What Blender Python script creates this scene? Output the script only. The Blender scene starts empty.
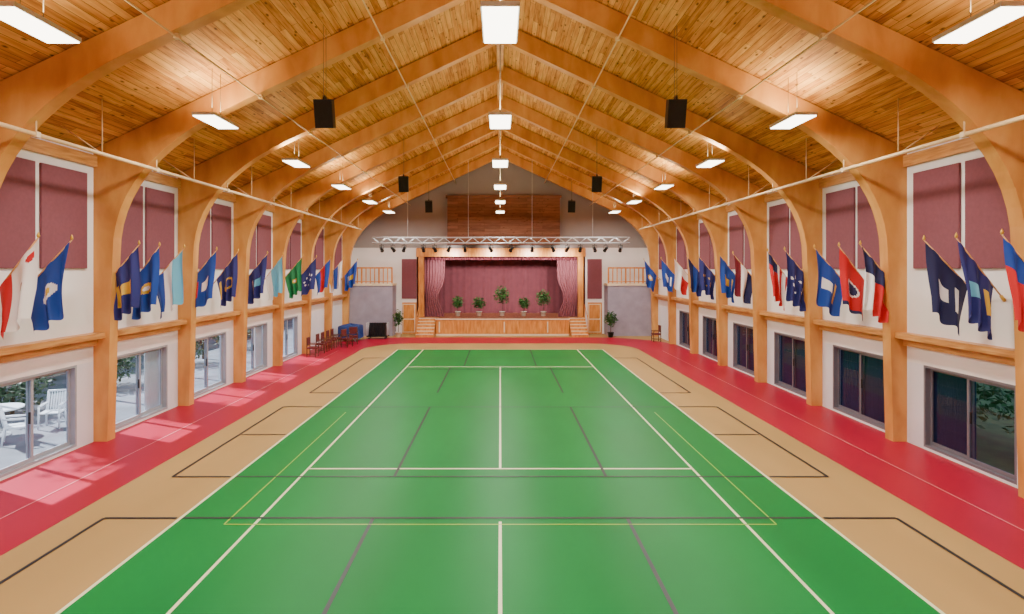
import bpy, math, random
from mathutils import Vector, Matrix
random.seed(7)
F=568.0; CH=4.265
def lin(c):
    r=[]
    for v in c:
        v=v/255.0
        r.append(v/12.92 if v<=0.04045 else ((v+0.055)/1.055)**2.4)
    return r
# ------------------------------------------------------------ materials
def newmat(name):
    m=bpy.data.materials.new(name); m.use_nodes=True
    nt=m.node_tree; b=nt.nodes["Principled BSDF"]
    return m,nt,b
def N(nt,t,**k):
    n=nt.nodes.new(t)
    for a,v in k.items(): setattr(n,a,v)
    return n
def ramp(nt,stops):
    r=N(nt,"ShaderNodeValToRGB"); e=r.color_ramp.elements
    while len(e)<len(stops): e.new(0.5)
    for i,(p,c) in enumerate(stops):
        e[i].position=p; e[i].color=(*lin(c),1)
    return r
def mat(name,col,rough=0.6,var=0.12,scale=3.0,metal=0.0,bump=0.0):
    m,nt,b=newmat(name)
    tc=N(nt,"ShaderNodeTexCoord"); no=N(nt,"ShaderNodeTexNoise")
    no.inputs["Scale"].default_value=scale; no.inputs["Detail"].default_value=4
    nt.links.new(tc.outputs["Object"],no.inputs["Vector"])
    lo=[max(0,c*(1-var)) for c in col]; hi=[min(255,c*(1+var*0.5)) for c in col]
    r=ramp(nt,[(0.3,lo),(0.7,hi)])
    nt.links.new(no.outputs["Fac"],r.inputs["Fac"]); nt.links.new(r.outputs["Color"],b.inputs["Base Color"])
    b.inputs["Roughness"].default_value=rough; b.inputs["Metallic"].default_value=metal
    if bump:
        bp=N(nt,"ShaderNodeBump"); bp.inputs["Strength"].default_value=bump
        nt.links.new(no.outputs["Fac"],bp.inputs["Height"]); nt.links.new(bp.outputs["Normal"],b.inputs["Normal"])
    return m
def wood(name,c1,c2,c3,stretch=(1,1,1),rough=0.4,scale=6):
    m,nt,b=newmat(name)
    tc=N(nt,"ShaderNodeTexCoord"); mp=N(nt,"ShaderNodeMapping"); mp.inputs["Scale"].default_value=stretch
    no=N(nt,"ShaderNodeTexNoise"); no.inputs["Scale"].default_value=scale; no.inputs["Detail"].default_value=6
    no.inputs["Distortion"].default_value=0.3
    nt.links.new(tc.outputs["Object"],mp.inputs["Vector"]); nt.links.new(mp.outputs["Vector"],no.inputs["Vector"])
    r=ramp(nt,[(0.3,c1),(0.5,c2),(0.72,c3)])
    nt.links.new(no.outputs["Fac"],r.inputs["Fac"]); nt.links.new(r.outputs["Color"],b.inputs["Base Color"])
    b.inputs["Roughness"].default_value=rough
    return m
def plank_mat(name,cols,swap,ph=0.14,pl=2.8,dark=(84,44,16)):
    """planks: swap = (u,v) axis letters: u along the plank, v across"""
    m,nt,b=newmat(name); L=nt.links
    tc=N(nt,"ShaderNodeTexCoord"); sx=N(nt,"ShaderNodeSeparateXYZ"); cx=N(nt,"ShaderNodeCombineXYZ")
    L.new(tc.outputs["Object"],sx.inputs[0]); L.new(sx.outputs[swap[0]],cx.inputs[0]); L.new(sx.outputs[swap[1]],cx.inputs[1])
    br=N(nt,"ShaderNodeTexBrick"); br.offset=0.37
    br.inputs["Scale"].default_value=1; br.inputs["Brick Width"].default_value=pl; br.inputs["Row Height"].default_value=ph
    br.inputs["Mortar Size"].default_value=0.004; br.inputs["Color1"].default_value=(0,0,0,1); br.inputs["Color2"].default_value=(1,1,1,1)
    br.inputs["Mortar"].default_value=(0.5,0.5,0.5,1); L.new(cx.outputs[0],br.inputs["Vector"])
    mp=N(nt,"ShaderNodeMapping"); mp.inputs["Scale"].default_value=(0.7,7,1); L.new(cx.outputs[0],mp.inputs["Vector"])
    no=N(nt,"ShaderNodeTexNoise"); no.inputs["Scale"].default_value=2.0; no.inputs["Detail"].default_value=6; L.new(mp.outputs[0],no.inputs["Vector"])
    add=N(nt,"ShaderNodeMath",operation='MULTIPLY_ADD'); add.inputs[1].default_value=0.34
    L.new(br.outputs["Color"],add.inputs[0]); 
    sc=N(nt,"ShaderNodeMath",operation='MULTIPLY'); sc.inputs[1].default_value=0.85; L.new(no.outputs["Fac"],sc.inputs[0]); L.new(sc.outputs[0],add.inputs[2])
    r=ramp(nt,[(0.22,cols[0]),(0.5,cols[1]),(0.85,cols[2])]); L.new(add.outputs[0],r.inputs["Fac"])
    # knots
    mk=N(nt,"ShaderNodeMapping"); mk.inputs["Scale"].default_value=(1.1,3.2,1); L.new(cx.outputs[0],mk.inputs["Vector"])
    vo=N(nt,"ShaderNodeTexVoronoi"); vo.inputs["Scale"].default_value=2.1; L.new(mk.outputs[0],vo.inputs["Vector"])
    kr=N(nt,"ShaderNodeMapRange"); kr.inputs["From Min"].default_value=0.07; kr.inputs["From Max"].default_value=0.20
    kr.inputs["To Min"].default_value=0.9; kr.inputs["To Max"].default_value=0.0; L.new(vo.outputs["Distance"],kr.inputs["Value"])
    mx=N(nt,"ShaderNodeMix",data_type='RGBA'); L.new(kr.outputs[0],mx.inputs[0]); L.new(r.outputs["Color"],mx.inputs[6]); mx.inputs[7].default_value=(*lin(dark),1)
    m2=N(nt,"ShaderNodeMix",data_type='RGBA'); L.new(br.outputs["Fac"],m2.inputs[0]); L.new(mx.outputs[2],m2.inputs[6]); m2.inputs[7].default_value=(*lin(dark),1)
    L.new(m2.outputs[2],b.inputs["Base Color"]); b.inputs["Roughness"].default_value=0.7; b.inputs["Specular IOR Level"].default_value=0.25
    return m
def emit(name,col,s):
    m,nt,b=newmat(name); b.inputs["Base Color"].default_value=(*lin(col),1)
    b.inputs["Emission Color"].default_value=(*lin(col),1); b.inputs["Emission Strength"].default_value=s
    return m
def glass_mat(name,tint):
    m=bpy.data.materials.new(name); m.use_nodes=True; nt=m.node_tree
    nt.nodes.clear(); o=N(nt,"ShaderNodeOutputMaterial"); t=N(nt,"ShaderNodeBsdfTransparent"); t.inputs[0].default_value=(*lin(tint),1)
    g=N(nt,"ShaderNodeBsdfGlossy"); g.inputs["Roughness"].default_value=0.02; lw=N(nt,"ShaderNodeLayerWeight"); lw.inputs[0].default_value=0.5
    pw=N(nt,"ShaderNodeMath",operation='POWER'); pw.inputs[1].default_value=4.0; ma=N(nt,"ShaderNodeMath",operation='MULTIPLY_ADD'); ma.inputs[1].default_value=0.4; ma.inputs[2].default_value=0.04
    nt.links.new(lw.outputs["Facing"],pw.inputs[0]); nt.links.new(pw.outputs[0],ma.inputs[0])
    mx=N(nt,"ShaderNodeMixShader"); nt.links.new(ma.outputs[0],mx.inputs[0]); nt.links.new(t.outputs[0],mx.inputs[1]); nt.links.new(g.outputs[0],mx.inputs[2]); nt.links.new(mx.outputs[0],o.inputs[0])
    return m
def floor_mat(name,col,var=0.04,rough=0.45,scale=0.5,spec=0.18):
    m,nt,b=newmat(name); L=nt.links
    tc=N(nt,"ShaderNodeTexCoord"); mp=N(nt,"ShaderNodeMapping"); mp.inputs["Scale"].default_value=(1.2,0.35,1); L.new(tc.outputs["Object"],mp.inputs[0])
    no=N(nt,"ShaderNodeTexNoise"); no.inputs["Scale"].default_value=scale; no.inputs["Detail"].default_value=2; L.new(mp.outputs[0],no.inputs[0])
    r=ramp(nt,[(0.3,[c*(1-var) for c in col]),(0.7,[min(255,c*(1+var)) for c in col])]); L.new(no.outputs["Fac"],r.inputs[0])
    L.new(r.outputs[0],b.inputs["Base Color"])
    b.inputs["Roughness"].default_value=rough; b.inputs["Specular IOR Level"].default_value=spec
    return m
M={}
M['deck']=plank_mat('knotty_pine_deck',[(130,72,28),(200,134,62),(234,178,100)],(1,0))
M['brownplank']=plank_mat('brown_planks',[(98,62,46),(128,84,62),(152,104,80)],(0,2),ph=0.2)
M['arch']=wood('glulam_wood',(190,126,58),(210,148,74),(224,168,94),(.6,.6,0.25),0.45,3)
M['ledge']=wood('ledge_wood',(176,114,56),(204,144,78),(220,166,100),(6,0.6,6),0.4,3)
M['orange']=wood('stage_wood',(194,116,44),(216,140,62),(230,164,88),(3,3,0.5),0.35,3)
M['stagefloor']=wood('stage_floor_wood',(140,80,50),(168,102,66),(188,122,84),(4,0.5,1),0.4,3)
M['cream']=mat('cream_paint',(236,218,184),0.5,0.05)
M['white']=mat('white_wall_paint',(242,238,238),0.8,0.02,1.0)
M['lowwhite']=mat('lower_wall_paint',(232,232,240),0.8,0.03,1.0)
M['maroon']=mat('maroon_fabric',(130,74,84),0.95,0.04,14)
M['stageback']=mat('mauve_stage_cloth',(126,64,74),0.95,0.05,3)
M['curtain']=mat('maroon_velvet',(122,54,66),0.9,0.08,5)
M['curtain2']=mat('rose_velvet',(152,90,100),0.9,0.08,5)
M['gray']=mat('gray_block_paint',(160,154,172),0.8,0.06,2)
M['gable']=mat('gable_gray_paint',(160,152,150),0.85,0.03,1)
M['tan']=floor_mat('tan_floor',(176,144,88))
M['green']=floor_mat('green_court',(0,126,56),0.05,0.40,spec=0.12)
M['red']=floor_mat('red_track',(168,14,50),0.04,0.42)
M['lw']=mat('white_line_paint',(232,240,196),0.35,0.03)
M['ly']=mat('yellow_line_paint',(150,196,50),0.35,0.03)
M['ld']=mat('dark_line_paint',(26,30,38),0.45,0.05)
M['lg']=mat('grey_line_paint',(48,58,64),0.45,0.05)
M['lp']=mat('pink_line_paint',(226,130,136),0.35,0.05)
M['metal']=mat('white_metal',(215,212,205),0.4,0.03,metal=0.2)
M['rod']=mat('steel_rod',(120,105,85),0.5,0.05,metal=0.3)
M['alu']=mat('aluminium',(215,215,218),0.4,0.05,metal=0.3)
M['framew']=mat('window_frame_white',(160,166,176),0.45,0.04)
M['framed']=mat('window_frame_bronze',(112,110,120),0.45,0.05)
M['pipe']=mat('cream_pipe',(230,198,146),0.45,0.05)
M['black']=mat('black_plastic',(22,22,24),0.5,0.1)
M['grille']=mat('speaker_grille',(34,34,37),0.8,0.2,40)
M['navyblind']=mat('navy_blind',(22,60,100),0.8,0.08,6)
M['pole']=wood('flag_pole_wood',(190,130,70),(214,158,92),(230,180,120),(2,2,2),0.4,5)
M['gold']=mat('gold_finial',(214,170,70),0.35,0.05,metal=0.6)
M['lens']=emit('diffuser',(255,246,226),9)
M['leaf']=mat('leaf_green',(52,98,38),0.55,0.35,8)
M['leaf2']=mat('outdoor_leaf',(70,84,62),0.6,0.4,2)
M['leafd']=mat('hedge_leaf',(46,92,44),0.6,0.4,2)
M['bark']=mat('bark',(98,78,62),0.9,0.2,8)
M['pot']=mat('white_pot',(226,220,208),0.4,0.05)
M['soil']=mat('soil',(54,38,26),0.95,0.2,20)
M['seatred']=mat('burgundy_upholstery',(106,34,38),0.85,0.15,9)
M['chairwood']=wood('dark_chair_wood',(70,40,26),(96,58,38),(118,76,50),(3,3,1),0.4,5)
M['bluecloth']=mat('blue_tarp',(24,58,128),0.6,0.2,5)
M['patio']=mat('patio_concrete',(104,108,118),0.8,0.25,1)
M['lawn']=mat('lawn',(84,110,60),0.9,0.2,2)
M['plasticw']=mat('white_resin',(230,234,240),0.4,0.03)
M['glass']=glass_mat('clear_glass',(214,226,236)); M['glassd']=glass_mat('tinted_glass',(190,198,220))
m,nt,b=newmat('garden_brick'); tc=N(nt,"ShaderNodeTexCoord"); sx=N(nt,"ShaderNodeSeparateXYZ"); cx=N(nt,"ShaderNodeCombineXYZ"); br=N(nt,"ShaderNodeTexBrick")
nt.links.new(tc.outputs["Object"],sx.inputs[0]); nt.links.new(sx.outputs[1],cx.inputs[0]); nt.links.new(sx.outputs[2],cx.inputs[1]); nt.links.new(cx.outputs[0],br.inputs[0])
br.inputs["Scale"].default_value=1; br.inputs["Brick Width"].default_value=0.4; br.inputs["Row Height"].default_value=0.15; br.inputs["Mortar Size"].default_value=0.012
br.inputs["Color1"].default_value=(*lin((104,84,80)),1); br.inputs["Color2"].default_value=(*lin((130,112,108)),1); br.inputs["Mortar"].default_value=(*lin((150,146,144)),1)
nt.links.new(br.outputs[0],b.inputs["Base Color"]); b.inputs["Roughness"].default_value=0.9; M['brick']=m
m,nt,b=newmat('flag_cloth'); at=N(nt,"ShaderNodeAttribute"); at.attribute_name='Col'; tc=N(nt,"ShaderNodeTexCoord"); no=N(nt,"ShaderNodeTexNoise"); no.inputs["Scale"].default_value=60
bp=N(nt,"ShaderNodeBump"); bp.inputs["Strength"].default_value=0.05; nt.links.new(tc.outputs["Object"],no.inputs[0]); nt.links.new(no.outputs[0],bp.inputs["Height"]); nt.links.new(bp.outputs[0],b.inputs["Normal"])
nt.links.new(at.outputs["Color"],b.inputs["Base Color"]); b.inputs["Roughness"].default_value=0.65; M['flag']=m

# ------------------------------------------------------------ mesh builder
class B:
    def __init__(s): s.v=[]; s.f=[]; s.m=[]; s.sm=[]; s.c=[]
    def face(s,idx,m=0,sm=False,c=None): s.f.append(tuple(idx)); s.m.append(m); s.sm.append(sm); s.c.append(c)
    def box(s,x0,x1,y0,y1,z0,z1,m=0):
        n=len(s.v); s.v+=[Vector(p) for p in [(x0,y0,z0),(x1,y0,z0),(x1,y1,z0),(x0,y1,z0),(x0,y0,z1),(x1,y0,z1),(x1,y1,z1),(x0,y1,z1)]]
        for q in [(0,3,2,1),(4,5,6,7),(0,1,5,4),(1,2,6,5),(2,3,7,6),(3,0,4,7)]: s.face([n+i for i in q],m)
    def obox(s,c,size,rot,m=0):
        n=len(s.v); hx,hy,hz=[a/2 for a in size]; c=Vector(c)
        for p in [(-hx,-hy,-hz),(hx,-hy,-hz),(hx,hy,-hz),(-hx,hy,-hz),(-hx,-hy,hz),(hx,-hy,hz),(hx,hy,hz),(-hx,hy,hz)]:
            s.v.append(c+rot@Vector(p))
        for q in [(0,3,2,1),(4,5,6,7),(0,1,5,4),(1,2,6,5),(2,3,7,6),(3,0,4,7)]: s.face([n+i for i in q],m)
    def tube(s,p0,p1,r0,r1=None,seg=10,m=0):
        r1=r0 if r1 is None else r1; p0=Vector(p0); p1=Vector(p1); d=(p1-p0).normalized()
        a=d.orthogonal().normalized(); b=d.cross(a); n=len(s.v)
        for p,r in((p0,r0),(p1,r1)):
            for i in range(seg):
                t=2*math.pi*i/seg; s.v.append(p+(a*math.cos(t)+b*math.sin(t))*r)
        for i in range(seg):
            j=(i+1)%seg; s.face([n+i,n+j,n+seg+j,n+seg+i],m,True)
        s.face([n+i for i in reversed(range(seg))],m); s.face([n+seg+i for i in range(seg)],m)
    def lathe(s,prof,c,seg=20,m=0):
        n=len(s.v); c=Vector(c)
        for r,z in prof:
            for i in range(seg):
                t=2*math.pi*i/seg; s.v.append(c+Vector((r*math.cos(t),r*math.sin(t),z)))
        for k in range(len(prof)-1):
            for i in range(seg):
                j=(i+1)%seg; s.face([n+k*seg+i,n+k*seg+j,n+(k+1)*seg+j,n+(k+1)*seg+i],m,True)
        s.face([n+i for i in reversed(range(seg))],m); s.face([n+(len(prof)-1)*seg+i for i in range(seg)],m)
    def grid(s,fn,nu,nv,m=0,sm=True,cf=None):
        n=len(s.v)
        for j in range(nv+1):
            for i in range(nu+1): s.v.append(Vector(fn(i/nu,j/nv)))
        for j in range(nv):
            for i in range(nu):
                a=n+j*(nu+1)+i; s.face([a,a+1,a+nu+2,a+nu+1],m,sm,cf((i+.5)/nu,(j+.5)/nv) if cf else None)
    def leaves(s,c,rad,n,size,m=0,shell=0.4):
        c=Vector(c)
        for _ in range(n):
            d=Vector((random.gauss(0,1),random.gauss(0,1),random.gauss(0,1))).normalized()
            r=shell+(1-shell)*random.random()
            p=c+Vector((d.x*rad[0]*r,d.y*rad[1]*r,d.z*rad[2]*r))
            a=Vector((random.gauss(0,1),random.gauss(0,1),random.gauss(0,.6))).normalized(); b=a.orthogonal().normalized()
            b=(Matrix.Rotation(random.random()*6.28,3,a)@b)
            l=size*random.uniform(.7,1.3); w=l*.42; k=len(s.v)
            s.v+=[p-a*l/2,p+b*w/2,p+a*l/2,p-b*w/2]; s.face([k,k+1,k+2,k+3],m)
    def done(s,name,mats,recenter=True,bevel=0,wn=False):
        me=bpy.data.meshes.new(name)
        off=Vector((0,0,0))
        if recenter:
            xs=[v.x for v in s.v]; ys=[v.y for v in s.v]; zs=[v.z for v in s.v]
            off=Vector(((min(xs)+max(xs))/2,(min(ys)+max(ys))/2,min(zs)))
        me.from_pydata([tuple(v-off) for v in s.v],[],s.f)
        for mm in mats: me.materials.append(M[mm])
        me.polygons.foreach_set('material_index',s.m); me.polygons.foreach_set('use_smooth',s.sm)
        if any(c is not None for c in s.c):
            ca=me.color_attributes.new('Col','FLOAT_COLOR','CORNER'); k=0
            for fi,f in enumerate(s.f):
                c=s.c[fi] or (0.5,0.4,0.3)
                for _ in f: ca.data[k].color=(*c,1); k+=1
        me.update()
        o=bpy.data.objects.new(name,me); o.location=off; bpy.context.scene.collection.objects.link(o)
        if bevel:
            bv=o.modifiers.new('bevel','BEVEL'); bv.width=bevel; bv.segments=2; bv.limit_method='ANGLE'
        return o

W=10.1; SL=0.475; RZ=12.1; BAY=3.7; A0=10.4
Y0=-2.6; Y1=38.0
AR=[A0+BAY*k for k in range(-3,8)]
def roof(x): return RZ-SL*abs(x)
# ------------------------------------------------------------ floor
b=B(); b.box(-W-.3,W+.3,Y0-.3,Y1+5,-.3,0,0); b.done('floor',['tan'],False)
b=B()
xi=7.45; R=2.6; ye=33.0; yo=35.9
inner=[(-xi,Y0+.02)]+[(-xi+R-R*math.cos(t),ye-R+R*math.sin(t)) for t in [i*math.pi/2/10 for i in range(11)]]
inner+= [(-x,y) for x,y in reversed(inner)]
Ro=4.2; xo=W-.02
outer=[(-xo,Y0+.02)]+[(-xo+Ro-Ro*math.cos(t),yo-Ro+Ro*math.sin(t)) for t in [i*math.pi/2/10 for i in range(11)]]
outer+=[(-x,y) for x,y in reversed(outer)]
for (x,y) in inner: b.v.append(Vector((x,y,.004)))
for (x,y) in outer: b.v.append(Vector((x,y,.004)))
n=len(inner)
for i in range(n-1): b.face([i,i+1,n+i+1,n+i],0)
b.done('running_track',['red'],False)
b=B(); b.box(-5.5,5.5,6.6,30.5,.001,.007,0); b.done('tennis_court_surface',['green'],False)
b=B(); z0,z1=.0075,.010
def ln(xa,ya,xb,yb,w,m):
    if abs(xa-xb)<1e-6: b.box(xa-w/2,xa+w/2,min(ya,yb),max(ya,yb),z0,z1,m)
    else: b.box(min(xa,xb),max(xa,xb),ya-w/2,ya+w/2,z0,z1,m)
for s in(-1,1):
    ln(s*5.485,6.69,s*5.485,30.46,.055,0); ln(s*4.115,6.69,s*4.115,30.46,.05,0)
ln(-5.485,30.46,5.485,30.46,.07,0); ln(-5.485,6.69,5.485,6.69,.07,0)
ln(-4.115,12.17,4.115,12.17,.06,0); ln(-4.115,24.97,4.115,24.97,.07,0); ln(0,12.17,0,24.97,.05,0)
z0,z1=.0105,.012
for s in(-1,1):
    ln(s*4.62,9.5,s*4.62,17.0,.025,1)
    for a,c,mm in((6.69,9.75,3),(11.7,17.65,2),(19.7,24.8,2)): ln(s*2.18,a,s*2.18,c,.06,mm)
    ln(s*1.6,25.2,s*1.6,30.4,.06,2)
    ln(s*6.8,2.0,s*6.8,9.75,.06,2); ln(s*6.75,11.7,s*6.75,17.7,.06,2); ln(s*6.6,19.7,s*6.6,27.5,.06,2)
    ln(s*5.55,14.7,s*6.7,14.7,.05,2); ln(s*5.55,17.7,s*6.75,17.7,.06,2); ln(s*5.55,19.7,s*6.6,19.7,.06,2)
    ln(s*5.55,27.5,s*6.6,27.5,.08,2); ln(s*5.55,9.75,s*6.8,9.75,.06,2); ln(s*5.55,11.7,s*6.75,11.7,.06,2)
ln(0,6.69,0,9.6,.05,0)
ln(-4.62,9.5,4.62,9.5,.03,1)
ln(-5.45,9.75,5.45,9.75,.07,2); ln(-5.45,11.7,5.45,11.7,.06,2); ln(-5.45,17.65,5.45,17.65,.06,3); ln(-4.1,24.3,4.1,24.3,.08,2); ln(-5.45,27.5,5.45,27.5,.07,3)
for s in(-1,1): ln(s*8.55,Y0+.1,s*8.55,30,.025,4)
b.done('court_line_markings',['lw','ly','ld','lg','lp'],False)
# ------------------------------------------------------------ side walls, doors, panels, ledges
def wbays(side): return [y for y in AR[1:] if (2.9<y< (27 if side<0 else 30))]
gi=0
for side,nm in((-1,'left'),(1,'right')):
    b=B(); xa,xb=(-W-.25,-W) if side<0 else (W,W+.25)
    b.box(xa,xb,Y0,Y1,2.0,7.2,0)
    ys=wbays(side); cur=Y0
    for y in ys:
        a,c=y+.7,y+3.15
        b.box(xa,xb,cur,a,0,2.0,1); b.box(xa,xb,a,c,0,.06,1); cur=c
    b.box(xa,xb,cur,Y1,0,2.0,1)
    b.done('wall_'+nm,['white','lowwhite'],False)
    b=B()
    for i in range(len(AR)-1):
        y=AR[i]; x0,x1=(-W,-W+.3) if side<0 else (W-.3,W)
        b.box(x0,x1,y+.3,y+BAY,2.58,2.72,0)
        x0,x1=(-W,-W+.1) if side<0 else (W-.1,W)
        b.box(x0,x1,y+.3,y+BAY,2.40,2.58,0); b.box(x0,x1,y+.3,y+BAY,6.82,7.1,0)
    b.done('trim_'+('1' if side<0 else '2'),['ledge'],False)
    for i in range(1,len(AR)-1):
        y=AR[i]
        for a,c in((y+.5,y+1.88),(y+2.04,y+3.42)):
            b=B(); t=.06; x0,x1=(-W,-W+t) if side<0 else (W-t,W)
            b.box(x0,x1,a,c,4.3,6.62,0); b.done('acoustic_wall_panel',['maroon'],True,0.012)
    for k,y in enumerate(ys):
        gi+=1; a,c=y+.7,y+3.15; mid=(a+c)/2
        b=B(); xc=side*(W+.1); f=.055
        def bx(xo0,xo1,p,q,zz0,zz1,m):
            x0,x1=sorted((side*(W+xo0),side*(W+xo1))); b.box(x0,x1,p,q,zz0,zz1,m)
        bx(.0,.18,a,a+f,.06,2.0,0); bx(.0,.18,c-f,c,.06,2.0,0); bx(.0,.18,a+f,c-f,2.0-f,2.0,0); bx(.0,.18,a+f,c-f,.06,.06+f,0)
        for (p,q,o) in((a+f,mid+.04,.06),(mid-.04,c-f,.12)):
            g=.06; bx(o,o+.04,p,p+g,.12,1.94,0); bx(o,o+.04,q-g,q,.12,1.94,0); bx(o,o+.04,p+g,q-g,1.88,1.94,0); bx(o,o+.04,p+g,q-g,.12,.20,0)
            xg=side*(W+o+.02); k4=len(b.v); b.v+=[Vector((xg,p+g,.2)),Vector((xg,q-g,.2)),Vector((xg,q-g,1.88)),Vector((xg,p+g,1.88))]
            b.face([k4,k4+1,k4+2,k4+3] if side<0 else [k4+3,k4+2,k4+1,k4],1)
        bx(.03,.06,mid-.1,mid-.07,.95,1.2,2)
        b.done('window_%d'%gi,['framew' if side<0 else 'framed','glass' if side<0 else 'glassd','black'],False)
        if side>0:
            b=B(); nf=22
            lo,hi=(a+.05,c-.05) if abs(y-A0)>1 else (mid-.0,c-.05)
            def fn(u,v): return (W+.22+.025*math.sin(u*nf*2*math.pi),lo+(hi-lo)*u,.1+1.88*v)
            b.grid(fn,nf*8,1,0); b.done('window_blind',['navyblind'])
        elif k in(3,5):
            b=B()
            def fn(u,v): return (-W-.23-.03*math.sin(u*16*math.pi),c-.75+.7*u,.1+1.88*v)
            b.grid(fn,60,1,0); b.done('window_curtain',['plasticw'])
# ------------------------------------------------------------ arches
def half():
    inn=[(9.76,0),(9.72,1.6),(9.68,3.2),(9.62,4.7)]
    p0,p1,p2=(9.62,4.7),(9.62,11.5-SL*9.62),(6.7,11.5-SL*6.7)
    for i in range(1,13):
        t=i/12; inn.append(tuple((1-t)**2*p0[j]+2*t*(1-t)*p1[j]+t*t*p2[j] for j in(0,1)))
    for x in(5,3.3,1.6,0): inn.append((x,11.5-SL*x))
    out=[(W,0),(W,1.6),(W,3.2),(W,4.7),(W,5.4),(W,6.1),(W,6.7),(W,roof(W)-.03)]
    r=len(inn)-len(out)
    for i in range(1,r+1):
        x=W-(W)*(i/r); out.append((x,roof(x)-.03))
    return inn,out
inn,out=half()
full_i=inn+[(-x,z) for x,z in reversed(inn[:-1])]; full_o=out+[(-x,z) for x,z in reversed(out[:-1])]
for y in AR:
    b=B(); n=len(full_i)
    for yy in(y,y+.3):
        for x,z in full_i: b.v.append(Vector((x,yy,z)))
        for x,z in full_o: b.v.append(Vector((x,yy,z)))
    for i in range(n-1):
        b.face([i,i+1,n+i+1,n+i],0); b.face([2*n+i+1,2*n+i,3*n+i,3*n+i+1],0)
        b.face([i+1,i,2*n+i,2*n+i+1],0); b.face([n+i,n+i+1,3*n+i+1,3*n+i],0)
    b.face([0,n,3*n,2*n],0); b.face([n-1,2*n-1,4*n-1,3*n-1],0)
    b.done('glulam_roof_arch',['arch'],False)
# ceiling
b=B(); n=0; e=10.6
pts=[(-e,roof(e)),(0,RZ),(e,roof(e)),(e,roof(e)+.25),(0,RZ+.25),(-e,roof(e)+.25)]
for yy in(Y0-.3,Y1+.3):
    for x,z in pts: b.v.append(Vector((x,yy,z)))
for i in range(6): j=(i+1)%6; b.face([i,j,6+j,6+i],0)
b.face([0,5,4,1],0); b.face([1,4,3,2],0); b.face([6,7,10,11],0); b.face([7,8,9,10],0)
b.done('ceiling',['deck'],False)
b=B(); b.box(-.12,.12,Y0,Y1,11.78,12.0,0); b.done('trim_3',['arch'],False)
for s in(-1,1):
    b=B(); x=s*8.62; z=6.78
    b.tube((x,Y0,z),(x,35.2,z),.042,m=0,seg=12)
    for y in AR[:-1]:
        b.tube((x,y+.15,z),(x,y+.15,7.05),.014,m=0)
        b.box(x-.05,x+.05,y+.1,y+.2,z-.05,z+.05,0)
        b.tube((x,y+1.9,z),(x,y+1.9,roof(x)-.02),.012,m=0); b.tube((x,y+1.9,z),(x+s*.9,y+1.9,7.4),.012,m=0)
    b.done('curtain_track_pipe',['pipe'])
    for x,z in ((s*2.95,11.46-SL*2.95),(s*6.0,11.44-SL*6.0)):
        b=B(); b.tube((x,Y0,z),(x,Y1,z),.02,m=0)
        for y in AR: b.box(x-.05,x+.05,y+.1,y+.2,z-.03,z+.06,0)
        b.done('ceiling_conduit',['pipe'])
# ------------------------------------------------------------ light fixtures
LH=CH+3.45
for k in range(-1,6):
    y=8.07+5.24*k
    if k==5: y=34.0
    for x in(-6.65,0,6.85):
        b=B(); L=.6; w=.26
        b.box(x-w,x+w,y-L,y+L,LH+.02,LH+.09,0); b.box(x-w+.02,x+w-.02,y-L+.02,y+L-.02,LH,LH+.02,1)
        b.box(x-.1,x+.1,y-.25,y+.25,LH+.09,LH+.16,0)
        if x==0: b.tube((x,y,LH+.16),(x,y,11.76),.014,m=2)
        else:
            for q in(-.2,.2): b.tube((x,y+q,LH+.15),(x,y+q,roof(x)-.02),.006,m=2)
        b.done('pendant_ceiling_light',['metal','lens','rod'])
        for (dz,pw,rx) in((-.015,220,0),(.30,66,math.pi)):
            ld=bpy.data.lights.new('lamp','AREA'); ld.shape='RECTANGLE'; ld.size=.5; ld.size_y=1.18; ld.energy=pw; ld.color=(1,.955,.88) if dz<0 else (1,.87,.58)
            lo=bpy.data.objects.new('fixture_lamp',ld); lo.location=(x,y,LH+dz); lo.rotation_euler=(rx,0,0)
            bpy.context.scene.collection.objects.link(lo)
# ------------------------------------------------------------ speakers
for s in(-1,1):
    for y in(13.6,24.7,33.4):
        x=s*4.2; z=8.0; b=B()
        rot=Matrix.Rotation(math.radians(14),3,'X')@Matrix.Rotation(-s*.12,3,'Z')
        c=Vector((x,y,z)); b.obox(c,(.42,.40,.66),rot,0); b.obox(c+rot@Vector((0,-.205,0)),(.38,.03,.61),rot,1)
        b.box(x-.02,x+.02,y-.1,y+.1,z+.3,z+.42,0)
        for q in(-.1,.1): b.tube((x,y+q,z+.38),(x,y+q,roof(x)-.02),.006,m=2)
        b.done('hanging_loudspeaker',['black','grille','rod'],True,.01)
# ------------------------------------------------------------ stage wall
b=B(); b.box(-W,-5.6,Y1,Y1+.25,0,5.75,0); b.box(5.7,W,Y1,Y1+.25,0,5.75,0)
k=len(b.v)
for yy in(Y1,Y1+.25):
    for p in((-W,5.75),(W,5.75),(W,roof(W)),(0,RZ),(-W,roof(W))): b.v.append(Vector((p[0],yy,p[1])))
b.face([k,k+1,k+2,k+3,k+4],1); b.face([k+9,k+8,k+7,k+6,k+5],1); b.face([k,k+5,k+6,k+1],1)
b.done('wall_front',['white','gable'],False)
b=B(); b.box(-W-.3,W+.3,Y0-.3,Y0,0,RZ+.2,0); b.done('wall_back',['white'],False)
b=B()
b.box(-3.5,3.95,Y1-.45,Y1,5.95,9.05,0); b.box(-3.6,4.05,Y1-.5,Y1,9.05,9.2,0); b.done('wall_loft',['brownplank'],False)
b=B(); b.box(-5.6,5.7,Y1-.18,Y1+.3,5.15,5.72,0); b.box(-5.45,-5.1,Y1-.12,Y1+.3,1.12,5.15,0); b.box(5.2,5.55,Y1-.12,Y1+.3,1.12,5.15,0)
b.done('trim_5',['orange'],False,.01)
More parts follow.
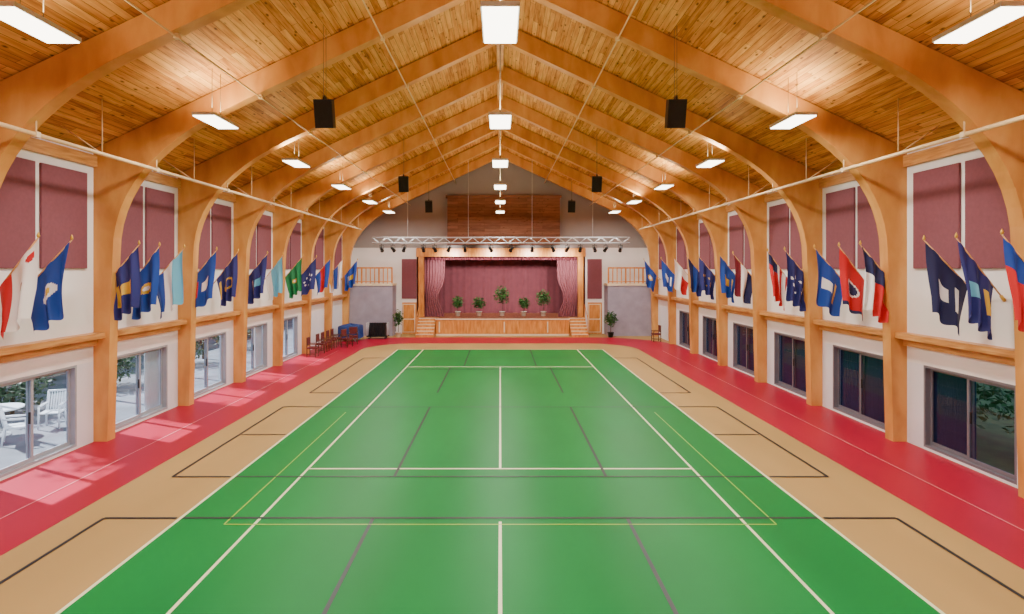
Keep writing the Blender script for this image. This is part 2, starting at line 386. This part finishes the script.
b=B(); b.box(-5.6,5.7,42.5,42.7,0,5.8,0); b.box(-5.8,-5.6,Y1+.3,42.7,0,5.8,0); b.box(5.7,5.9,Y1+.3,42.7,0,5.8,0); b.box(-5.8,5.9,Y1+.3,42.7,5.8,5.9,0)
b.done('wall_stage',['stageback'],False)
SX0,SX1=-4.2,4.5; SY=37.0
b=B(); b.box(-5.58,5.68,Y1-.2,42.48,0,1.1,0); b.box(SX0,SX1,SY,Y1-.2,0,1.02,0); b.box(SX0-.03,SX1+.03,SY-.06,Y1-.2,1.02,1.1,1)
b.box(-5.35,5.45,Y1-.2,42.3,1.1,1.115,2); b.box(SX0,SX1,SY,Y1-.2,1.1,1.112,2)
np_=6
for i in range(np_):
    x0=SX0+.12+(SX1-SX0-.24)/np_*i; x1=x0+(SX1-SX0-.24)/np_-.1
    b.box(x0,x1,SY-.025,SY,.14,.92,0)
    if i in(0,5,3): b.box(x0+.08,x0+.16,SY-.04,SY-.025,.2,.9,1)
b.box(SX0,SX1,SY-.04,SY,0,.1,1)
b.done('stage_platform',['orange','cream','stagefloor'],False)
for s in(-1,1):
    b=B(); x0,x1=(-5.35,SX0-.04) if s<0 else (SX1+.04,5.6)
    for i in range(6):
        ya=35.95+.27*i; b.box(x0,x1,ya,37.75,.183*i if i else 0,.183*(i+1)-.03,0); b.box(x0,x1,ya-.02,ya+.3,.183*(i+1)-.03,.183*(i+1),1)
    xr=x0+.03 if s<0 else x1-.03
    b.tube((xr,36.0,0),(xr,36.0,1.1),.025,m=0); b.tube((xr,37.5,0),(xr,37.5,2.0),.025,m=0); b.tube((xr,36.0,1.1),(xr,37.5,2.0),.025,m=0)
    b.done('stage_steps',['orange','cream'],False)
b=B(); 
b.grid(lambda u,v:(-5.35+10.8*u,41.7+.03*math.sin(u*2*math.pi*22)+.02*math.sin(u*91),1.12+4.6*v),520,2,0); b.done('stage_back_curtain',['stageback'])
for s in(-1,1):
    b=B()
    def fn(u,v):
        wv=1.5-.45*math.exp(-((v-.30)/.2)**2)
        xo=5.3; return (s*(xo-wv*u)+.05,38.55+.07*math.sin(u*2*math.pi*8),1.12+4.2*v)
    b.grid(fn,140,30,0); b.done('stage_side_curtain',['curtain2'])
b=B(); b.grid(lambda u,v:(-5.1+10.3*u,38.4+.05*math.sin(u*2*math.pi*40),4.95+.3*v),500,1,0); b.done('stage_valance',['curtain'])
for s in(-1,1):
    xm=-6.1 if s<0 else 6.3
    b=B(); b.box(xm-.48,xm+.5,Y1-.06,Y1,2.35,5.0,0); b.done('acoustic_wall_panel',['maroon'],True,.012)
    b=B(); b.box(xm-.45,xm+.5,Y1-.05,Y1,0.0,2.1,0); b.box(xm-.42,xm+.42,Y1-.07,Y1-.05,.1,2.0,1)
    b.box(xm-.36,xm+.36,Y1-.08,Y1-.07,.15,.95,0); b.box(xm-.36,xm+.36,Y1-.08,Y1-.07,1.02,1.95,0); b.lathe([(.0,0),(.03,.01),(.03,.04),(0,.05)],(xm+.34,Y1-.1,1.0),10,1)
    b.done('door_%d'%(1 if s<0 else 2),['orange','cream'],True)
for s in(-1,1):
    b=B(); x0,x1=sorted((s*6.95,s*W)); yb=36.65
    b.box(x0,x1,yb,Y1,0,3.25,0); b.box(x0-.04 if s>0 else x0,x1+.04 if s<0 else x1,yb-.05,Y1,3.25,3.4,1)
    b.done('wall_balcony',['gray','cream'],False)
    b=B(); 
    b.box(x0,x1,yb,yb+.06,4.35,4.45,0); b.box(x0,x1,yb,yb+.06,3.48,3.54,0)
    nb=11
    for i in range(nb+1):
        x=x0+.04+(x1-x0-.08)*i/nb; wv=.05 if i%4==0 or i==nb else .03; b.box(x-wv,x+wv,yb+.01,yb+.05,3.4,4.42,0)
    b.done('balcony_railing',['orange'],False)
# truss
b=B(); ty=35.6; tz0,tz1=5.95,6.3; X0,X1=-8.0,8.1
for yy in(ty-.15,ty+.15):
    for z in(tz0,tz1): b.tube((X0,yy,z),(X1,yy,z),.035,seg=8,m=0)
    nseg=36
    for i in range(nseg):
        xa=X0+(X1-X0)*i/nseg; xb=X0+(X1-X0)*(i+1)/nseg
        b.tube((xa,yy,tz0 if i%2 else tz1),(xb,yy,tz1 if i%2 else tz0),.02,seg=6,m=0)
for i in range(0,37,3):
    xa=X0+(X1-X0)*i/36; b.tube((xa,ty-.15,tz0),(xa,ty+.15,tz0),.012,seg=6); b.tube((xa,ty-.15,tz1),(xa,ty+.15,tz1),.012,seg=6)
for x in(-5.8,-2,2,5.8): b.tube((x,ty,tz1),(x,ty,roof(x)-.03),.012,seg=6,m=0)
b.done('lighting_truss',['alu'])
for i,x in enumerate([-7.4,-6.7,-6.0,-4.8,-4.1,-3.2,-2.2,-.6,.7,2.0,3.3,4.2,5.0,5.9,6.6,7.5]):
    b=B(); z=5.72; d=Vector((.35*math.sin(i*2.1),.8,-.55)).normalized(); c=Vector((x,ty-.15,z-.15))
    b.tube(c-d*.2,c+d*.12,.075,.10,12,0); b.tube(c+d*.12,c+d*.2,.10,.12,12,0)
    b.tube((x-.13,ty-.15,z-.15),(x-.13,ty-.15,z+.08),.012,m=0); b.tube((x+.13,ty-.15,z-.15),(x+.13,ty-.15,z+.08),.012,m=0); b.tube((x-.14,ty-.15,z+.08),(x+.14,ty-.15,z+.08),.014,m=0)
    b.tube((x-.13,ty-.15,z-.15),(x+.13,ty-.15,z-.15),.012,m=0); b.tube((x,ty-.15,z+.08),(x,ty-.15,tz0-.04),.02,m=0)
    b.done('stage_spotlight',['black'])
for x in(-3.2,-.6,2.0,4.2):
    ld=bpy.data.lights.new('spot','SPOT'); ld.energy=1000; ld.spot_size=math.radians(80); ld.spot_blend=.8; ld.shadow_soft_size=.15; ld.color=(1,.96,.9)
    lo=bpy.data.objects.new('stage_lamp',ld); lo.location=(x,ty+.2,5.35); lo.rotation_euler=(math.radians(70),0,0); bpy.context.scene.collection.objects.link(lo)
# ------------------------------------------------------------ plants
def plant(x,y,z,h,r,name='potted_ficus',m='pot'):
    b=B(); ph=.32
    b.lathe([(.13,0),(.15,.02),(.19,ph-.04),(.21,ph-.04),(.21,ph),(.17,ph),(.17,ph-.04)],(x,y,z),18,0); b.lathe([(.0,ph-.05),(.17,ph-.04)],(x,y,z),18,3)
    b.tube((x,y,z+ph-.04),(x+.02,y,z+h*.6),.022,.014,8,1)
    for i in range(5):
        a=i*1.3; b.tube((x+.01,y,z+h*(.4+.05*i)),(x+r*.5*math.cos(a),y+r*.5*math.sin(a),z+h*(.65+.05*i)),.01,.006,6,1)
    b.leaves((x,y,z+h*.68),(r,r,h*.32),int(360*(r/.4)),.18,2,.2)
    b.done(name,[m,'bark','leaf','soil'])
for x,h,r in((-2.9,1.4,.42),(-1.45,1.3,.5),(.13,2.1,.6),(1.6,1.3,.46),(2.95,1.8,.54)): plant(x,38.9,1.116,h,r)
plant(-6.5,36.2,0,1.75,.36); plant(7.0,36.0,0,1.7,.42,m='black')
# ------------------------------------------------------------ chairs, table, cart
def chair(x,y,rz,name='upholstered_chair',seat='seatred'):
    b=B(); R3=Matrix.Rotation(rz,3,'Z'); o=Vector((x,y,0))
    def bb(cx,cy,cz,sx,sy,sz,m): b.obox(o+R3@Vector((cx,cy,cz)),(sx,sy,sz),R3,m)
    for sx in(-.22,.22):
        bb(sx,-.2,.22,.04,.04,.44,0); bb(sx,.22,.47,.04,.04,.94,0); bb(sx,0,.64,.045,.44,.035,0); bb(sx,-.19,.54,.035,.035,.2,0); bb(sx,0,.15,.025,.4,.025,0)
    bb(0,0,.45,.46,.46,.08,1); bb(0,.21,.76,.40,.05,.38,1); bb(0,.22,.95,.48,.045,.05,0); bb(0,-.2,.39,.42,.03,.06,0)
    b.done(name,['chairwood',seat],True,.008)
for x,y in((-9.2,27.9),(-9.2,29.3),(-9.2,30.1),(-9.2,31.0),(-9.2,31.8)): chair(x,y,math.pi/2)
chair(-8.5,31.5,1.2); chair(-8.45,32.7,.3); chair(9.3,33.9,-math.pi/2)
b=B()
for xx in(-9.45,-8.65):
    for yy in(33.9,34.7): b.box(xx-.03,xx+.03,yy-.03,yy+.03,0,.8,1)
b.box(-9.6,-8.5,33.8,34.8,.8,.85,1)
def cl(u,v):
    a=u*2*math.pi; k=max(abs(math.cos(a)),abs(math.sin(a))); sx=math.cos(a)/k; sy=math.sin(a)/k
    if v<.3: t=v/.3; return(-9.03+.62*sx*t,34.3+.52*sy*t,.92+.14*(1-t)*abs(math.sin(3*a)))
    t=(v-.3)/.7; w=1+.04*math.sin(a*14)*t; return(-9.03+(.62+.05*t)*sx*w,34.3+(.52+.06*t)*sy*w,.92-.74*t)
b.grid(cl,120,14,0); b.done('covered_table',['bluecloth','alu'])
b=B(); cx,cy=-7.6,35.3
b.box(cx-.65,cx+.65,cy-.3,cy+.3,.14,.2,0)
for sx in(-.5,.5):
    for sy in(-.22,.22): b.tube((cx+sx-.02,cy+sy,.07),(cx+sx+.02,cy+sy,.07),.07,m=0)
    b.tube((cx+sx*1.25,cy-.25,.2),(cx+sx*1.25,cy-.25,1.0),.02,m=1); b.tube((cx+sx*1.25,cy+.25,.2),(cx+sx*1.25,cy+.25,1.0),.02,m=1); b.tube((cx+sx*1.25,cy-.25,1.0),(cx+sx*1.25,cy+.25,1.0),.02,m=1)
for i in range(11): b.obox((cx-.5+.1*i,cy,.6),(.03,.45,.78),Matrix.Rotation(.08,3,'Y'),0)
b.done('folding_chair_cart',['black','alu'])
# ------------------------------------------------------------ flags
def L3(c): return tuple(lin(c))
NV=(38,42,116);BL=(20,66,160);RD=(204,20,32);WH=(248,246,246);GD=(222,180,60);CY=(110,190,220);GR=(14,124,72);DK=(28,32,84);MR=(120,20,44)
def disc(t,s,r,cs=.5,ct=.5): return ((s-cs)*1.5)**2+(t-ct)**2<r*r
def p_seal(base,em=GD,r=.2,inn=WH):
    def f(s,t):
        if disc(t,s,r*.5): return inn
        if disc(t,s,r): return em
        return base
    return f
def p_shield(base,em,band):      # shield emblem with a scroll below
    def f(s,t):
        if .38<s<.62 and .25<t<.6 and abs(s-.5)<.12-.14*max(0,t-.45): return em
        if .28<s<.72 and .70<t<.78: return band
        return base
    return f
def p_stars(base,st):
    def f(s,t):
        for i in range(7):
            a=i*.9; 
            if disc(t,s,.045,.5+.16*math.cos(a),.5+.26*math.sin(a)): return st
        return base
    return f
def p_cal(s,t):
    if t>.72: return RD
    if disc(t,s,.15,.5,.40): return (140,100,70)
    if disc(t,s,.09,.14,.17): return RD
    return WH
def p_stripe(s,t): 
    if s<.26 and t<.45: return DK
    return RD if int(t*7)%2==0 else WH
def p_tri(a,c,d):
    return lambda s,t: a if s<.34 else (c if t<.5 else d)
def p_h(a,c,d): return lambda s,t: a if t<.34 else (c if t<.67 else d)
def p_red(s,t):
    if disc(t,s,.18): return DK
    if disc(t,s,.23): return WH
    if s>.93: return DK
    return RD
def p_gold(s,t):
    if disc(t,s,.24) and not disc(t,s,.16): return GD
    if .2<s<.8 and .82<t<.9: return GD
    return NV
def flag(side,px,pat,skew=0,drop=1.5,out=1.0,hz=3.65):
    y=9.45*F/abs(px-500.0); 
    b=B(); base=Vector((side*W,y,hz)); tip=Vector((side*(W-.05-out),y+skew,hz+1.25))
    d=tip-base
    b.tube(base,tip,.016,.012,8,1); b.lathe([(0,0),(.022,.02),(.03,.05),(.018,.09),(0,.13)],tip+Vector((0,0,-.01)),8,2)
    b.tube(base,base+d*.08,.035,.03,10,2)
    ph=random.random()*6; nf=random.choice([1.7,2.2,2.8]); am=random.uniform(.06,.10); conv=random.uniform(.12,.34)
    lean=random.uniform(-.12,.12)
    def fn(u,v):
        p=tip-d*(.03+.75*u)
        c=tip-d*.28
        f=conv*min(1,v*1.3)
        x=p.x*(1-f)+c.x*f + side*(-.05)*math.sin(v*3+ph)*v
        yy=p.y+am*math.sin(u*nf*2*math.pi+ph+v*1.3)*(.25+min(1,v*1.6))+lean*v
        z=p.z-drop*v*(1-.32*u)-.05*math.sin(u*nf*6.28+ph+1)*v
        return(x,yy,z)
    b.grid(fn,34,44,0,True,lambda u,v:L3(pat(v,u)))
    b.done('wall_flag',['flag','pole','gold'])
Lf=[(22,p_cal,-.1),(47,p_seal(BL,WH,.2,GD),.15),(-40,p_seal(NV),0),(123,p_shield(NV,GD,GD),0),(149,p_seal(BL,GD,.16),-.2),(168,p_h(CY,WH,BL),.1),(204,p_shield(BL,WH,RD),0),(229,p_gold,-.2),(257,p_shield(NV,CY,WH),0),
    (276,p_h(CY,CY,WH),-.3),(294,p_seal(GR,GD,.12),0),(308,p_stars(NV,WH),0),(323,p_h(BL,RD,BL),0),(336,p_h(WH,BL,WH),0),(351,p_shield(BL,GD,WH),0)]
Rf=[(1024,p_tri(BL,RD,WH),0),(972,p_shield(NV,CY,GD),-.1),(950,p_shield(DK,WH,WH),.2),(876,p_tri(DK,WH,RD),0),(849,p_red,-.2),(830,p_shield(BL,WH,GD),.1),(797,p_stars(NV,WH),0),(775,p_stripe,-.3),
    (743,p_h(MR,WH,DK),0),(727,p_shield(BL,GD,GD),-.2),(707,p_stars(NV,GD),0),(694,p_h(DK,BL,NV),-.2),(681,p_tri(WH,WH,RD),0),(668,p_shield(BL,WH,WH),0),(650,p_seal(BL),0)]
for px,p,sk in Lf: flag(-1,px,p,sk)
for px,p,sk in Rf: flag(1,px,p,sk)
# ------------------------------------------------------------ outdoors
b=B(); b.box(-60,-W-.3,-20,70,-.35,-.05,0); b.done('patio_ground',['patio'],False)
b=B(); b.box(W+.3,60,-20,70,-.35,-.05,0); b.done('lawn_ground',['lawn'],False)
b=B(); b.box(-18.3,-18,-10,60,-.05,2.2,0)
for y in range(-10,60,5): b.box(-18.4,-17.9,y,y+.5,-.05,2.45,0)
b.done('garden_wall',['brick'],False)
for i,(x,y) in enumerate([(-20.5,6),(-21,14),(-20,19),(-21,27),(-20.5,35),(-21,44),(-21,52)]):
    b=B(); b.tube((x,y,-.05),(x,y,3),.2,.12,10,0)
    for j in range(6): a=j*1.05; b.tube((x,y,1.8+.2*j),(x+1.2*math.cos(a),y+1.2*math.sin(a),3.2+.2*j),.06,.03,6,0)
    b.leaves((x,y,3.8),(1.9,2.2,1.9),1500,.3,1,.3); b.done('garden_tree',['bark','leaf2'])
for x,y in((-14.4,11.0),(-14.2,15.4),(-14.4,19.5),(-14.3,23.6),(-14.4,27.6)):  # sparse trees added to dapple the sun entering the left windows
    b=B(); b.tube((x,y,-.05),(x+.1,y,3.6),.09,.05,10,0)
    for j in range(6): a=j*1.05+y; b.tube((x+.08,y,2.9+.12*j),(x+1.1*math.cos(a),y+1.2*math.sin(a),4.4+.2*j),.03,.012,6,0)
    b.leaves((x,y,5.0),(1.4,1.5,1.0),420,.26,1,.1); b.done('sun_dapple_tree',['bark','leaf2'])
for x,y in((-14.6,17),(-16.8,12),(-14.5,21),(-14.5,26),(-14.7,31),(-15.6,36)):
    b=B(); b.tube((x,y,-.05),(x,y,.6),.05,m=0); b.leaves((x,y,.8),(.9,1.3,.85),900,.2,1,.3); b.done('garden_shrub',['bark','leaf2'])
for y in range(4,40,4):
    b=B(); b.tube((12.3,y,-.05),(12.3,y,1),.06,m=0); b.leaves((12.3,y,1.2),(.9,2.3,1.25),2200,.2,1,.2); b.done('evergreen_hedge',['bark','leafd'])
def patio_chair(x,y,rz):
    b=B(); R3=Matrix.Rotation(rz,3,'Z'); o=Vector((x,y,-.05))
    T=lambda p:o+R3@Vector(p)
    for sx in(-.24,.24):
        b.tube(T((sx,-.22,0)),T((sx*.95,-.2,.62)),.022,m=0); b.tube(T((sx,.26,0)),T((sx*.9,.2,.45)),.022,m=0); b.tube(T((sx*.9,.2,.42)),T((sx*.85,.32,.95)),.022,m=0); b.tube(T((sx*.95,-.22,.62)),T((sx*.88,.26,.64)),.025,m=0)
    b.obox(T((0,0,.42)),(.48,.46,.03),R3,0)
    for i in range(7): xx=-.18+.06*i; b.tube(T((xx,.2,.43)),T((xx,.32,.93)),.014,m=0,seg=6)
    b.tube(T((-.21,.32,.95)),T((.21,.32,.95)),.025,m=0); b.done('patio_chair',['plasticw'])
patio_chair(-12.1,14.2,2.2); patio_chair(-12.3,15.6,.3); patio_chair(-13.9,14.2,-1.8)
b=B(); c=(-13.1,14.8,-.05); b.lathe([(.28,0),(.28,.03),(.05,.06),(.04,.66),(.1,.68),(.55,.69),(.55,.73)],c,28,0); b.done('patio_table',['plasticw'])
# ------------------------------------------------------------ sun, world, camera
sd=bpy.data.lights.new('sun','SUN'); sd.energy=22; sd.angle=math.radians(1.5); sd.color=(1,.97,.95)
so=bpy.data.objects.new('sun',sd); so.rotation_euler=Vector((1,-.45,-.9)).to_track_quat('-Z','Y').to_euler(); so.location=(-30,10,25); bpy.context.scene.collection.objects.link(so)
w=bpy.data.worlds.new('sky'); bpy.context.scene.world=w; w.use_nodes=True; bg=w.node_tree.nodes['Background']
bg.inputs[0].default_value=(.62,.76,1,1); bg.inputs[1].default_value=1.2
cd=bpy.data.cameras.new('camera'); co=bpy.data.objects.new('camera',cd); bpy.context.scene.collection.objects.link(co)
co.location=(0,0,CH); co.rotation_euler=(math.radians(90),0,0); cd.sensor_width=36; cd.lens=36*F/1024; cd.shift_x=11.8/1024; cd.shift_y=-37/1024; cd.clip_end=300
bpy.context.scene.camera=co
